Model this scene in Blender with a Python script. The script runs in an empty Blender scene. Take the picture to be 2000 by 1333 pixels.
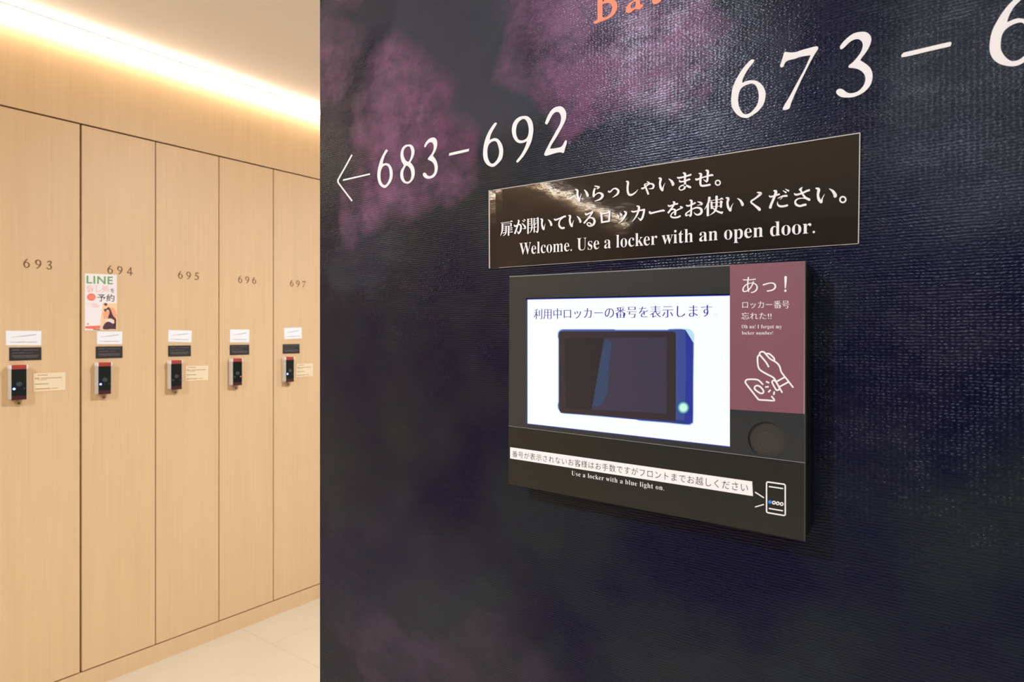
import bpy, bmesh, math, random
from mathutils import Matrix, Vector
random.seed(7)
SC = bpy.context.scene
COL = SC.collection

# ------------------------------------------------------------------ camera
F_PX, HORIZON, EYE = 1244.0, 656.0, 1.295            # focal length in pixels, horizon row, eye height (m)
TH = math.atan2(930, 1244)
FWD = Vector((math.cos(TH), math.sin(TH), 0)); RGT = Vector((math.sin(TH), -math.cos(TH), 0))
cam_d = bpy.data.cameras.new('camera'); cam = bpy.data.objects.new('camera', cam_d); COL.objects.link(cam)
cam_d.sensor_width = 36.0; cam_d.lens = F_PX / 2000 * 36.0
cam_d.shift_y = (HORIZON - 666.5) / 2000
cam_d.clip_start = 0.02
cam.matrix_world = Matrix(((RGT.x, 0, -FWD.x, 0), (RGT.y, 0, -FWD.y, 0), (0, 1, 0, EYE), (0, 0, 0, 1)))
cam_d.dof.use_dof = True; cam_d.dof.focus_distance = 0.80; cam_d.dof.aperture_fstop = 11.0
SC.camera = cam

# ------------------------------------------------------------------ world, view, lamps
w = bpy.data.worlds.new('world'); SC.world = w; w.use_nodes = True
w.node_tree.nodes['Background'].inputs[0].default_value = (1.0, 0.9, 0.8, 1)
w.node_tree.nodes['Background'].inputs[1].default_value = 0.0
SC.view_settings.view_transform = 'Standard'; SC.view_settings.look = 'None'
SC.view_settings.exposure = 0.0; SC.view_settings.gamma = 1.0; SC.view_settings.use_curve_mapping = False
LAMP_COLOR = (0.93, 1.0, 1.13)
CEIL = 2.40
LAMPS = [(-1.05, 1.0, 46), (1.75, 0.95, 37), (-2.3, 0.1, 30), (-0.9, -1.3, 20), (3.2, 0.95, 24)]   # ceiling lamps x, y, watts; first read from wall sheen, others added for light
for i, (x, y, p) in enumerate(LAMPS):
    ld = bpy.data.lights.new('downlight_lamp', 'AREA'); ld.shape = 'DISK'; ld.size = 0.11; ld.energy = p; ld.color = LAMP_COLOR
    lo = bpy.data.objects.new('downlight_lamp', ld); COL.objects.link(lo); lo.location = (x, y, CEIL - 0.012)
COVE_STRENGTH = 44.0

# ------------------------------------------------------------------ helpers
def lin(r, g, b):
    f = lambda c: (c / 255) / 12.92 if c <= 10 else ((c / 255 + .055) / 1.055) ** 2.4
    return (f(r), f(g), f(b))

def nt(name):
    m = bpy.data.materials.new(name); m.use_nodes = True
    return m, m.node_tree, m.node_tree.nodes['Principled BSDF']

def plain(name, rgb, rough=.5, spec=.5, metal=0, emit=None, estr=1.0, ior=1.5, coat=0):
    m, t, b = nt(name)
    b.inputs['Base Color'].default_value = (*rgb, 1); b.inputs['Roughness'].default_value = rough
    b.inputs['Specular IOR Level'].default_value = spec; b.inputs['Metallic'].default_value = metal
    b.inputs['IOR'].default_value = ior
    if coat: b.inputs['Coat Weight'].default_value = coat
    if emit: b.inputs['Emission Color'].default_value = (*emit, 1); b.inputs['Emission Strength'].default_value = estr
    # faint procedural unevenness so that no surface is perfectly flat in tone
    if not emit:
        n = t.nodes.new('ShaderNodeTexNoise'); n.inputs['Scale'].default_value = 90; n.inputs['Detail'].default_value = 3
        tc = t.nodes.new('ShaderNodeTexCoord'); t.links.new(tc.outputs['Object'], n.inputs['Vector'])
        r = t.nodes.new('ShaderNodeMapRange'); r.inputs['To Min'].default_value = max(rough - .04, 0.02); r.inputs['To Max'].default_value = rough + .04
        t.links.new(n.outputs['Fac'], r.inputs['Value']); t.links.new(r.outputs['Result'], b.inputs['Roughness'])
    return m

def N(t, typ, **kw):
    n = t.nodes.new(typ)
    for k, v in kw.items():
        if k in ('operation', 'blend_type', 'data_type', 'noise_dimensions', 'interpolation_type', 'clamp', 'use_clamp', 'feature'): setattr(n, k, v)
    return n

def math_n(t, op, a, b=None, c=None):
    n = t.nodes.new('ShaderNodeMath'); n.operation = op
    for i, v in enumerate((a, b, c)):
        if v is None: continue
        if isinstance(v, (int, float)): n.inputs[i].default_value = v
        else: t.links.new(v, n.inputs[i])
    return n.outputs[0]

def mix_col(t, fac, a, b):
    n = t.nodes.new('ShaderNodeMix'); n.data_type = 'RGBA'
    for sock, v in ((n.inputs[0], fac), (n.inputs[6], a), (n.inputs[7], b)):
        if isinstance(v, (int, float)): sock.default_value = v
        elif isinstance(v, tuple): sock.default_value = (*v, 1)
        else: t.links.new(v, sock)
    return n.outputs[2]

def noise(t, vec, scale, detail=2, rough=.5, dist=0):
    n = t.nodes.new('ShaderNodeTexNoise'); n.inputs['Scale'].default_value = scale; n.inputs['Detail'].default_value = detail
    n.inputs['Roughness'].default_value = rough; n.inputs['Distortion'].default_value = dist
    t.links.new(vec, n.inputs['Vector']); return n.outputs['Fac']

def mapping(t, vec, scale=(1, 1, 1), loc=(0, 0, 0)):
    n = t.nodes.new('ShaderNodeMapping'); n.inputs['Scale'].default_value = scale; n.inputs['Location'].default_value = loc
    t.links.new(vec, n.inputs['Vector']); return n.outputs[0]

def rng(t, v, a, b, c=0.0, d=1.0, smooth=False):
    n = t.nodes.new('ShaderNodeMapRange'); n.clamp = True
    if smooth: n.interpolation_type = 'SMOOTHSTEP'
    for i, x in zip((1, 2, 3, 4), (a, b, c, d)): n.inputs[i].default_value = x
    t.links.new(v, n.inputs[0]); return n.outputs[0]

def bump(t, b, h, strength, dist):
    n = t.nodes.new('ShaderNodeBump'); n.inputs['Strength'].default_value = strength; n.inputs['Distance'].default_value = dist
    t.links.new(h, n.inputs['Height']); t.links.new(n.outputs[0], b.inputs['Normal'])

# the two wall planes: u runs to the right, v is height, w stands out from the wall
class Plane:
    def __init__(s, origin, u, wv, depth):
        s.M = Matrix(((u[0], 0, wv[0], origin[0]), (u[1], 0, wv[1], origin[1]), (0, 1, 0, 0), (0, 0, 0, 1)))
        s.axis = 0 if abs(wv[0]) > .5 else 1; s.depth = depth; s.us = u[1 - s.axis]
    def at(s, px, py, w=0.0):                         # photograph pixel -> (u, v) on the plane standing w out from the wall
        r = FWD + RGT * ((px - 1000) / F_PX); k = (s.depth - w) / r[s.axis]
        return (s.us * r[1 - s.axis] * k, EYE + (HORIZON - py) / F_PX * k)
DARK = Plane((0.63, 0, 0), (0, -1), (-1, 0), 0.63)
LOCK = Plane((0, 2.64, 0), (1, 0), (0, -1), 2.64)

def thing(name, label, cat, plane, u, v, w=0.0, group=None):
    o = bpy.data.objects.new(name, None); COL.objects.link(o); o.empty_display_size = .05
    o.matrix_world = plane.M @ Matrix.Translation((u, v, w))
    o['label'] = label; o['category'] = cat
    if group: o['group'] = group
    o['_o'] = (u, v, w)
    return o

def link(name, me, parent, label=None):
    o = bpy.data.objects.new(name, me); COL.objects.link(o)
    if parent is not None: o.parent = parent
    if label: o['label'] = label
    return o

def root_of(o):
    while o.parent is not None: o = o.parent
    return o

# pieces are (verts, faces, material) in plane coordinates; part() joins them into one mesh under a thing
def part(name, pieces, parent, label=None, bevel=0.0, smooth=False):
    me = bpy.data.meshes.new(name); vs, fs, mi, mats = [], [], [], []
    off = Vector(root_of(parent)['_o']) if parent is not None and '_o' in root_of(parent) else Vector((0, 0, 0))
    for (pv, pf, m) in pieces:
        if m not in mats: mats.append(m)
        b = len(vs); vs += [Vector(p) - off for p in pv]; fs += [[b + i for i in f] for f in pf]; mi += [mats.index(m)] * len(pf)
    me.from_pydata([tuple(p) for p in vs], [], fs)
    for m in mats: me.materials.append(m)
    me.polygons.foreach_set('material_index', mi)
    if smooth: me.polygons.foreach_set('use_smooth', [True] * len(fs))
    me.update()
    bm = bmesh.new(); bm.from_mesh(me)
    if bevel:
        bmesh.ops.remove_doubles(bm, verts=bm.verts, dist=1e-6)
        bmesh.ops.bevel(bm, geom=[e for e in bm.edges if len(e.link_faces) == 2 and e.calc_face_angle(0) > .6], offset=bevel, segments=2, affect='EDGES')
    bm.normal_update(); bm.to_mesh(me); bm.free()
    return link(name, me, parent, label)

def box(u0, u1, v0, v1, w0, w1, m):
    p = [(u, v, ww) for ww in (w0, w1) for v in (v0, v1) for u in (u0, u1)]
    return (p, [(0, 2, 3, 1), (4, 5, 7, 6), (0, 1, 5, 4), (2, 6, 7, 3), (0, 4, 6, 2), (1, 3, 7, 5)], m)

def prism(loop, w0, w1, m):                           # convex or simple loop, counter-clockwise
    if sum(a[0] * b[1] - b[0] * a[1] for a, b in zip(loop, loop[1:] + loop[:1])) < 0: loop = loop[::-1]
    n = len(loop); p = [(u, v, w0) for u, v in loop] + [(u, v, w1) for u, v in loop]
    return (p, [tuple(range(n - 1, -1, -1)), tuple(range(n, 2 * n))] + [(i, (i + 1) % n, n + (i + 1) % n, n + i) for i in range(n)], m)

def quad_px(plane, pts, w=0.0):
    return [plane.at(x, y, w) for x, y in pts]

def sheet(loops, w0, w1, m, grow=0.0):                          # filled outline with holes, w0..w1 thick
    cu = bpy.data.curves.new('tmp', 'CURVE'); cu.dimensions = '2D'; cu.fill_mode = 'BOTH'; cu.extrude = (w1 - w0) / 2
    for lp in loops:
        s = cu.splines.new('POLY'); s.points.add(len(lp) - 1); s.use_cyclic_u = True
        for p, q in zip(s.points, lp): p.co = (q[0] * 100, q[1] * 100, 0, 1)
    cu.extrude = (w1 - w0) * 50; cu.offset = grow * 100
    v, f = curve_mesh(cu)
    return ([(a / 100, b / 100, (w0 + w1) / 2 + c / 100) for a, b, c in v], f, m)

def curve_mesh(cu):
    ob = bpy.data.objects.new('tmp', cu); COL.objects.link(ob)
    dg = bpy.context.evaluated_depsgraph_get()
    me = bpy.data.meshes.new_from_object(ob.evaluated_get(dg))
    v = [tuple(x.co) for x in me.vertices]; f = [tuple(p.vertices) for p in me.polygons]
    bpy.data.objects.remove(ob); bpy.data.curves.remove(cu); bpy.data.meshes.remove(me)
    return v, f

def crom(pts, closed=True, sub=5):                    # Catmull-Rom; a third element marks a sharp corner
    n = len(pts); P = [Vector(p[:2]) for p in pts]; cor = [len(p) > 2 for p in pts]
    out = []
    for i in range(n if closed else n - 1):
        a, b = P[i], P[(i + 1) % n]
        pa = P[i - 1] if (closed or i > 0) and not cor[i] else a
        pb = P[(i + 2) % n] if (closed or i + 2 < n) and not cor[(i + 1) % n] else b
        for k in range(sub):
            t = k / sub
            out.append(tuple(.5 * (2 * a + (b - pa) * t + (2 * pa - 5 * a + 4 * b - pb) * t * t + (3 * a - pa - 3 * b + pb) * t ** 3)))
    if not closed: out.append(tuple(P[-1]))
    return out

_stag = [0]
def stroke(plane, pts, wpx, w, m, closed=False, smooth=True, sub=5, cap=True):   # constant-width line drawn in photograph pixels
    c = crom(pts, closed, sub) if smooth else [tuple(p[:2]) for p in pts]
    h = wpx / 2; n = len(c); _stag[0] = (_stag[0] + 1) % 9; ww = w + _stag[0] * 1.5e-5
    L, R = [], []
    for i in range(n):
        a = Vector(c[i - 1] if i or closed else c[i]); b = Vector(c[(i + 1) % n] if i < n - 1 or closed else c[i])
        d = (b - a).normalized(); q = Vector((-d.y, d.x))
        L.append(Vector(c[i]) + q * h); R.append(Vector(c[i]) - q * h)
    vs = [(*plane.at(p.x, p.y, ww), ww) for p in L] + [(*plane.at(p.x, p.y, ww), ww) for p in R]
    fs = [(i, n + i, n + (i + 1) % n, (i + 1) % n) for i in range(n if closed else n - 1)]
    if cap and not closed:
        for e, f in ((0, 1), (n - 1, n - 2)):
            d = (Vector(c[e]) - Vector(c[f])).normalized(); q = Vector((-d.y, d.x)); b = len(vs)
            for k in range(9):
                a = math.pi * k / 8; p = Vector(c[e]) + (q * math.cos(a) + d * math.sin(a)) * h
                vs.append((*plane.at(p.x, p.y, ww), ww))
            fs.append(tuple(range(b, b + 9)))
    fs = [orient(vs, f) for f in fs]
    return (vs, fs, m)

def orient(vs, f):
    a = sum(vs[f[i]][0] * vs[f[(i + 1) % len(f)]][1] - vs[f[(i + 1) % len(f)]][0] * vs[f[i]][1] for i in range(len(f)))
    return f if a > 0 else tuple(reversed(f))

def glyph(plane, loops, o, sc, w, m, th=1.5e-4):      # traced outline: first loop outside, the rest holes
    return sheet([[plane.at(o[0] + x / sc, o[1] + y / sc, w) for x, y in crom(lp)] for lp in loops], w, w + th, m)

def serif(s):                                         # the upright serif alphabet among the mathematical letters
    r = ''
    for c in s:
        if 'A' <= c <= 'Z': r += chr(0x1D400 + ord(c) - 65)
        elif 'a' <= c <= 'z': r += chr(0x1D41A + ord(c) - 97)
        elif '0' <= c <= '9': r += chr(0x1D7CE + ord(c) - 48)
        else: r += c
    return r

def text(s, quad, w, m, off=0.0, smear=(0,), base=False, space=1.0):   # quad: TL, TR, BR, BL in (u, v) of the lettering's ink box
    cu = bpy.data.curves.new('tmp', 'FONT'); cu.body = s; cu.size = 1; cu.offset = off; cu.space_character = space
    v, f = curve_mesh(cu)
    x0 = min(p[0] for p in v) + min(smear); x1 = max(p[0] for p in v) + max(smear); y0 = 0 if base else min(p[1] for p in v); y1 = max(p[1] for p in v)
    TL, TR, BR, BL = [Vector(q) for q in quad]; vs, fs = [], []
    for k, d in enumerate(smear):
        b = len(vs); ww = w + k * 2e-5
        for p in v:
            a = (p[0] + d - x0) / (x1 - x0); t = (p[1] - y0) / (y1 - y0)
            q = (BL * (1 - a) + BR * a) * (1 - t) + (TL * (1 - a) + TR * a) * t
            vs.append((q.x, q.y, ww))
        fs += [tuple(b + i for i in g) for g in f]
    fs = [orient(vs, g) for g in fs]
    return (vs, fs, m)
MINCHO_THIN = dict(off=-.019, smear=(-.026, -.013, 0, .013, .026))

def rect_px(plane, a, w):                             # TL,TR,BR,BL in px -> uv
    return [plane.at(x, y, w) for x, y in a]

def ellipse(cx, cy, rx, ry, n=40):
    return [(cx + rx * math.cos(2 * math.pi * i / n), cy + ry * math.sin(2 * math.pi * i / n)) for i in range(n)]

def struct(name, pieces, plane=None, **kw):
    o = part(name, pieces, None, **kw)
    if plane is not None: o.matrix_world = plane.M
    o['kind'] = 'structure'; return o

# ------------------------------------------------------------------ materials
def wood_mat(name, seed, base=(.765, .52, .285), grooves=None):
    m, t, b = nt(name)
    tc = t.nodes.new('ShaderNodeTexCoord'); ob = tc.outputs['Object']
    g1 = noise(t, mapping(t, ob, (22, .55, 22), (seed * 3.7, seed, 0)), 4, 4, .6, .3)
    g2 = noise(t, mapping(t, ob, (160, 1.6, 160), (seed * 1.3, seed * 2, 0)), 4, 3, .65)
    g3 = noise(t, mapping(t, ob, (5, .35, 5), (seed * 9.1, seed, 0)), 3, 2)
    s = math_n(t, 'ADD', math_n(t, 'MULTIPLY', g1, .5), math_n(t, 'ADD', math_n(t, 'MULTIPLY', g2, .3), math_n(t, 'MULTIPLY', g3, .35)))
    f = rng(t, s, .42, .74)
    c = mix_col(t, f, tuple(x * k for x, k in zip(base, (.94, .93, .90))), tuple(x * k for x, k in zip(base, (1.03, 1.035, 1.05))))
    if grooves:
        sx = t.nodes.new('ShaderNodeSeparateXYZ'); t.links.new(ob, sx.inputs[0])
        fr = math_n(t, 'FRACT', math_n(t, 'DIVIDE', math_n(t, 'SUBTRACT', sx.outputs[0], grooves[0] - 30 * grooves[1]), grooves[1]))
        line = math_n(t, 'LESS_THAN', fr, .014)
        c = mix_col(t, line, c, (.10, .05, .02))
    t.links.new(c, b.inputs['Base Color'])
    b.inputs['Roughness'].default_value = .42; b.inputs['Specular IOR Level'].default_value = .35
    bump(t, b, g2, .06, .0006)
    return m

def dark_wall_mat():
    m, t, b = nt('printed_wallcovering')
    tc = t.nodes.new('ShaderNodeTexCoord'); ob = tc.outputs['Object']
    nz = t.nodes.new('ShaderNodeTexNoise'); nz.inputs['Scale'].default_value = 7; nz.inputs['Detail'].default_value = 5; t.links.new(ob, nz.inputs['Vector'])
    vm = t.nodes.new('ShaderNodeVectorMath'); vm.operation = 'MULTIPLY_ADD'
    t.links.new(nz.outputs['Color'], vm.inputs[0]); vm.inputs[1].default_value = (.20, .20, 0); t.links.new(ob, vm.inputs[2])
    sub = t.nodes.new('ShaderNodeVectorMath'); sub.operation = 'SUBTRACT'; t.links.new(vm.outputs[0], sub.inputs[0]); sub.inputs[1].default_value = (.1, .1, 0)
    sx = t.nodes.new('ShaderNodeSeparateXYZ'); t.links.new(sub.outputs[0], sx.inputs[0])
    so = t.nodes.new('ShaderNodeSeparateXYZ'); t.links.new(ob, so.inputs[0])
    cloud = noise(t, mapping(t, ob, (1, 1.2, 1), (3, 1, 0)), 14, 6, .66)
    def clouds(shapes):                                # soft cloud shapes in the covering's colour: centre pixel, half-size in metres, strength
        acc = None
        for (px, py, ru, rv, k) in shapes:
            u, v = DARK.at(px, py)
            du = math_n(t, 'DIVIDE', math_n(t, 'SUBTRACT', sx.outputs[0], u), ru); dv = math_n(t, 'DIVIDE', math_n(t, 'SUBTRACT', sx.outputs[1], v), rv)
            d = math_n(t, 'ADD', math_n(t, 'MULTIPLY', du, du), math_n(t, 'MULTIPLY', dv, dv))
            e = rng(t, d, 1.25, .35, 0, k, True)
            acc = e if acc is None else math_n(t, 'MAXIMUM', acc, e)
        return acc
    slate_sheen = clouds([(870, 40, .15, .13, .75), (960, 190, .09, .09, .7), (700, 20, .10, .10, .5), (1450, 110, .06, .10, .35), (1890, 180, .08, .12, .3), (760, 1150, .22, .13, .16), (700, 480, .08, .08, .3)])  # lighter patches: the wall's sheen painted into the print colour
    acc = clouds([(790, 260, .105, .13, 1.0), (650, 130, .06, .08, .6), (1200, 60, .10, .10, 1.25), (1050, 60, .05, .09, .8), (1330, 40, .05, .06, .9), (880, 330, .06, .07, .8), (700, 390, .05, .05, .5),
                                (1130, 190, .07, .05, .8), (1180, -120, .16, .10, 1.0), (800, 1300, .15, .06, .15), (980, 1320, .10, .05, .13), (740, -80, .15, .08, .4)])
    mott = rng(t, cloud, .38, .60, .22, 1.0)
    fac = math_n(t, 'MULTIPLY', acc, mott)
    n2 = noise(t, mapping(t, ob, (1, 1, 1), (8, 5, 0)), 5, 4, .55)
    n3 = noise(t, mapping(t, ob, (1, 1, 1), (1, 9, 0)), 8, 4, .55)
    dark = mix_col(t, rng(t, n2, .40, .62), (.0010, .0014, .0180), (.0100, .0148, .0195))
    dark = mix_col(t, math_n(t, 'MULTIPLY', rng(t, n3, .50, .66), .6), dark, (.009, .008, .020))
    dark = mix_col(t, slate_sheen, dark, (.040, .046, .064))
    pur = mix_col(t, rng(t, n3, .38, .62), (.135, .046, .110), (.170, .078, .150))
    col = mix_col(t, fac, dark, pur)
    t.links.new(col, b.inputs['Base Color'])
    # woven relief: horizontal slubby threads broken into short beads
    wob = noise(t, mapping(t, ob, (14, 34, 1)), 3, 3)
    row = math_n(t, 'SINE', math_n(t, 'ADD', math_n(t, 'MULTIPLY', so.outputs[1], 2 * math.pi / .0027), math_n(t, 'MULTIPLY', wob, 7.0)))
    wob2 = noise(t, mapping(t, ob, (40, 160, 1), (4, 4, 0)), 3, 3)
    colw = math_n(t, 'SINE', math_n(t, 'ADD', math_n(t, 'MULTIPLY', so.outputs[0], 2 * math.pi / .0041), math_n(t, 'MULTIPLY', wob2, 11.0)))
    beads = noise(t, mapping(t, ob, (1, 1.75, 1)), 250, 2, .55)
    patch = rng(t, noise(t, mapping(t, ob, (1, 1.6, 1), (2, 7, 0)), 24, 3, .6), .35, .65, .55, 1.15)
    h = math_n(t, 'MULTIPLY', patch, math_n(t, 'ADD', math_n(t, 'MULTIPLY', row, .40), math_n(t, 'ADD', math_n(t, 'MULTIPLY', math_n(t, 'MULTIPLY', row, colw), .30), math_n(t, 'MULTIPLY', beads, 2.1))))
    bump(t, b, h, .6, .00028)
    b.inputs['Roughness'].default_value = .235; b.inputs['Specular IOR Level'].default_value = .21; b.inputs['Specular Tint'].default_value = (.97, .94, 1.0, 1)
    return m

def floor_mat():
    m, t, b = nt('cream_floor_tile')
    tc = t.nodes.new('ShaderNodeTexCoord'); ob = tc.outputs['Object']
    s = t.nodes.new('ShaderNodeSeparateXYZ'); t.links.new(ob, s.inputs[0]); X, Y = s.outputs[0], s.outputs[1]
    fx = math_n(t, 'ABSOLUTE', math_n(t, 'SUBTRACT', math_n(t, 'FRACT', math_n(t, 'DIVIDE', math_n(t, 'ADD', X, 12 - 1.537 + .6), 1.2)), .5))
    jx = math_n(t, 'LESS_THAN', fx, .0014)
    fy = math_n(t, 'ABSOLUTE', math_n(t, 'SUBTRACT', math_n(t, 'FRACT', math_n(t, 'DIVIDE', math_n(t, 'ADD', Y, 12 - 2.407 + .3), .6)), .5))
    right = math_n(t, 'GREATER_THAN', X, 1.537)
    jy = math_n(t, 'MULTIPLY', math_n(t, 'LESS_THAN', fy, .0022), right)
    n1 = noise(t, ob, 3, 4, .6); n2 = noise(t, ob, 260, 3, .6)
    c = mix_col(t, rng(t, n1, .3, .7), (.57, .485, .345), (.62, .535, .39))
    c = mix_col(t, math_n(t, 'MULTIPLY', rng(t, n2, .35, .7), .25), c, (.62, .52, .36))
    weave = math_n(t, 'MULTIPLY', math_n(t, 'SINE', math_n(t, 'MULTIPLY', X, 2 * math.pi / .014)), math_n(t, 'SINE', math_n(t, 'MULTIPLY', Y, 2 * math.pi / .014)))
    wm = math_n(t, 'MULTIPLY', right, math_n(t, 'LESS_THAN', Y, 2.407))
    c = mix_col(t, math_n(t, 'MULTIPLY', math_n(t, 'MULTIPLY', wm, rng(t, weave, -.2, .9)), .35), c, (.60, .48, .32))
    c = mix_col(t, math_n(t, 'MULTIPLY', math_n(t, 'MAXIMUM', jx, jy), .55), c, (.45, .34, .2))
    t.links.new(c, b.inputs['Base Color']); b.inputs['Roughness'].default_value = .45
    bump(t, b, math_n(t, 'ADD', n2, math_n(t, 'MULTIPLY', weave, .3)), .15, .001)
    return m

def ceiling_mat():
    m, t, b = nt('ceiling_paper')
    tc = t.nodes.new('ShaderNodeTexCoord'); n = noise(t, tc.outputs['Object'], 300, 3, .6)
    c = mix_col(t, n, (.86, .80, .74), (.90, .84, .78)); t.links.new(c, b.inputs['Base Color'])
    b.inputs['Roughness'].default_value = .8; bump(t, b, n, .1, .0008); return m

def film_mat():
    # glossy laminated print, slightly wavy
    m, t, b = nt('laminated_print')
    tc = t.nodes.new('ShaderNodeTexCoord'); ob = tc.outputs['Object']
    b.inputs['Base Color'].default_value = (.021, .0165, .0135, 1); b.inputs['Roughness'].default_value = .06
    b.inputs['IOR'].default_value = 1.5; b.inputs['Specular IOR Level'].default_value = .4; b.inputs['Coat Weight'].default_value = .3; b.inputs['Coat Roughness'].default_value = .03; b.inputs['Coat IOR'].default_value = 1.45
    h = math_n(t, 'ADD', math_n(t, 'MULTIPLY', noise(t, ob, 14, 2), .8), math_n(t, 'MULTIPLY', noise(t, mapping(t, ob, (1, 1.6, 1)), 80, 3, .5), .10))
    n = t.nodes.new('ShaderNodeBump'); n.inputs['Strength'].default_value = .5; n.inputs['Distance'].default_value = .0011
    t.links.new(h, n.inputs['Height']); t.links.new(n.outputs[0], b.inputs['Normal']); t.links.new(n.outputs[0], b.inputs['Coat Normal'])
    return m

WOOD = [wood_mat('maple_laminate', i + 1) for i in range(5)]
WOOD_BULK = wood_mat('maple_laminate_bulkhead', 11)
WOOD_EDGE = plain('locker_edge_brown', (.17, .065, .016), .6)
WALL_WOOD = wood_mat('maple_laminate_wall', 14, grooves=(.6559, .2595))
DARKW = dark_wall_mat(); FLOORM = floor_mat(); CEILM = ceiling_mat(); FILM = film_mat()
WHITE = plain('white_lettering', (.90, .86, .85), .6, .3)
CORAL = plain('coral_lettering', lin(255, 150, 118), .6, .3)
BLACKP = plain('black_plastic', (.0135, .0135, .0125), .30, .5)
BLACKG = plain('black_acrylic', (.034, .036, .037), .2, .5)
BLACKD = plain('black_recess', (.006, .006, .006), .5)
READER = plain('reader_dark_grey', (.036, .032, .028), .35)
READER_LINE = plain('reader_line_grey', (.055, .05, .044), .4)
EDGE = plain('film_edge_highlight', lin(205, 195, 188), .3)  # bright line of the film edge, painted as a pale colour
PLATE_EDGE = plain('acrylic_edge_glint', (.26, .25, .235), .35)  # rim highlight painted grey on the black acrylic edges
PURPLE = plain('plum_label', (.21, .080, .105), .35)
LABEL_EDGE = plain('plum_label_edge', (.50, .38, .37), .4)
STRIP = plain('white_strip', (.90, .85, .84), .6)
STRIP_INK = plain('dark_brown_ink', (.035, .016, .014), .6)
BLUEDOT = plain('blue_print', lin(45, 130, 215), .5)
PAPER = plain('white_paper', (.92, .90, .89), .6)
PAPER_INK = plain('brown_ink', (.46, .28, .20), .7)
PAPER_INK2 = plain('pale_brown_ink', (.66, .47, .38), .7)
YELLOW = plain('cream_sticker', (.86, .70, .46), .6)
YELLOW_RIM = plain('sticker_orange_rim', (.80, .42, .24), .6)
YELLOW_INK = plain('sticker_brown_ink', (.56, .32, .12), .7)
PLATE = plain('black_plate', (.030, .024, .021), .4)
PLATE_INK = plain('plate_grey_ink', (.16, .13, .125), .5)
NUMBER = plain('bronze_number', (.19, .090, .022), .55)
HOUSING = plain('pale_lock_housing', (.72, .66, .60), .3)
CORNER = plain('white_lock_corner', (.92, .88, .85), .3)
REDCAP = plain('red_lock_cap', (.42, .055, .04), .3)
LOCKFACE = plain('black_lock_face', (.008, .011, .009), .12)
LOCKLOW = plain('maroon_lock_base', (.075, .018, .02), .25)
LOCKLOGO = plain('grey_lock_emblem', (.055, .062, .062), .3)
LEDBLUE = plain('blue_led', (.1, .15, .9), .3, emit=(.02, .08, 1.0), estr=2.0)
LEDCORE = plain('blue_led_core', (.6, .7, 1), .3, emit=(.8, .9, 1.0), estr=3.0)
LEDRED = plain('red_led', (.7, .1, .1), .3, emit=(.8, .10, .08), estr=.8)
LEDOFF = plain('unlit_led', (.04, .05, .06), .3)
BRASS = plain('aged_brass', (.56, .37, .21), .4)
BRASSD = plain('key_slot_brown', (.27, .14, .06), .5)
LEDSTRIP = plain('led_strip_glow', (1, 1, 1), .5, emit=(1.0, .92, .80), estr=COVE_STRENGTH)
LAMPGLOW = plain('downlight_glow', (1, 1, 1), .5, emit=(1.0, .9, .8), estr=14.0)
LAMPRING = plain('white_lamp_ring', (.8, .78, .75), .4)
def screen(name, r, g, b, k=1.0):
    return plain(name, (.004, .004, .005), .05, .5, emit=tuple(c * k for c in lin(r, g, b)))
S_WHITE = screen('screen_white', 248, 251, 255, 1.03); S_EDGE = screen('screen_blue_edge', 45, 75, 200)
S_TEXT = screen('screen_text_blue', 30, 30, 165); S_PALE = screen('screen_pale_blue', 190, 225, 245)
S_BODY = screen('screen_device_blue', 62, 80, 145); S_SIDE = screen('screen_device_indigo', 48, 58, 150); S_NAVY = screen('screen_device_navy', 50, 62, 120)
S_RIM = screen('screen_device_rim', 150, 185, 235)
S_FACE = screen('screen_device_glass', 42, 38, 42); S_GLASS = screen('screen_device_glass_violet', 62, 56, 74); S_REFLECT = screen('screen_painted_reflection', 52, 70, 100); S_BEZEL = screen('screen_device_bezel', 54, 45, 50)
S_MINT = [screen('screen_mint', 90, 140, 165), screen('screen_mint_mid', 150, 210, 195), screen('screen_mint_core', 205, 255, 232)]

# ------------------------------------------------------------------ structure
GAP, WID, U0 = .0045, .25945, .6559
DOOR0, DOOR1 = .0725, 2.0620
X0, X1, Y0 = -5.3, 4.2, -3.0
fl = struct('floor', [box(X0, X1, Y0, 2.69, -.05, 0, FLOORM)])
ce = struct('ceiling', [box(X0, X1, Y0, 2.69, CEIL, CEIL + .05, CEILM)])
# the mesh above is laid out as x, y, z directly
wb = struct('wall_back', [box(X0, X1, DOOR1 + .006, CEIL, -.05, 0, WOOD_BULK),                       # bulkhead over the lockers
                          box(X0, U0 - .003, DOOR0, DOOR1 + .0015, -.05, 0, WALL_WOOD), box(U0 + 5 * WID + .003, X1, DOOR0, DOOR1 + .0015, -.05, 0, WALL_WOOD),
                          box(U0 - .003, U0 + 5 * WID + .003, 0, CEIL, -.5, -.47, WOOD_EDGE)] + [box(a, b, v - .012, v + .012, -.049, -.02, WOOD_EDGE) for a, b in ((X0, U0 - .003), (U0 + 5 * WID + .003, X1)) for v in (DOOR0 - .0025, DOOR1 + .003)], LOCK)
bb = struct('baseboard_back', [box(X0, X1, 0, DOOR0 - .005, -.05, 0, WOOD_BULK)], LOCK)
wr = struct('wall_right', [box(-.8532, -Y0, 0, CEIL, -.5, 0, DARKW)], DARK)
PLASTER = plain('white_wall_paper', (.78, .77, .76), .8)
LEFTM = plain('dark_left_wall', (.02, .019, .024), .4)
struct('wall_left', [box(X0 - .05, X0, Y0, 2.69, 0, CEIL, LEFTM)])
struct('wall_front', [box(X0, X1, Y0 - .05, Y0, 0, CEIL, PLASTER)])
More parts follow.
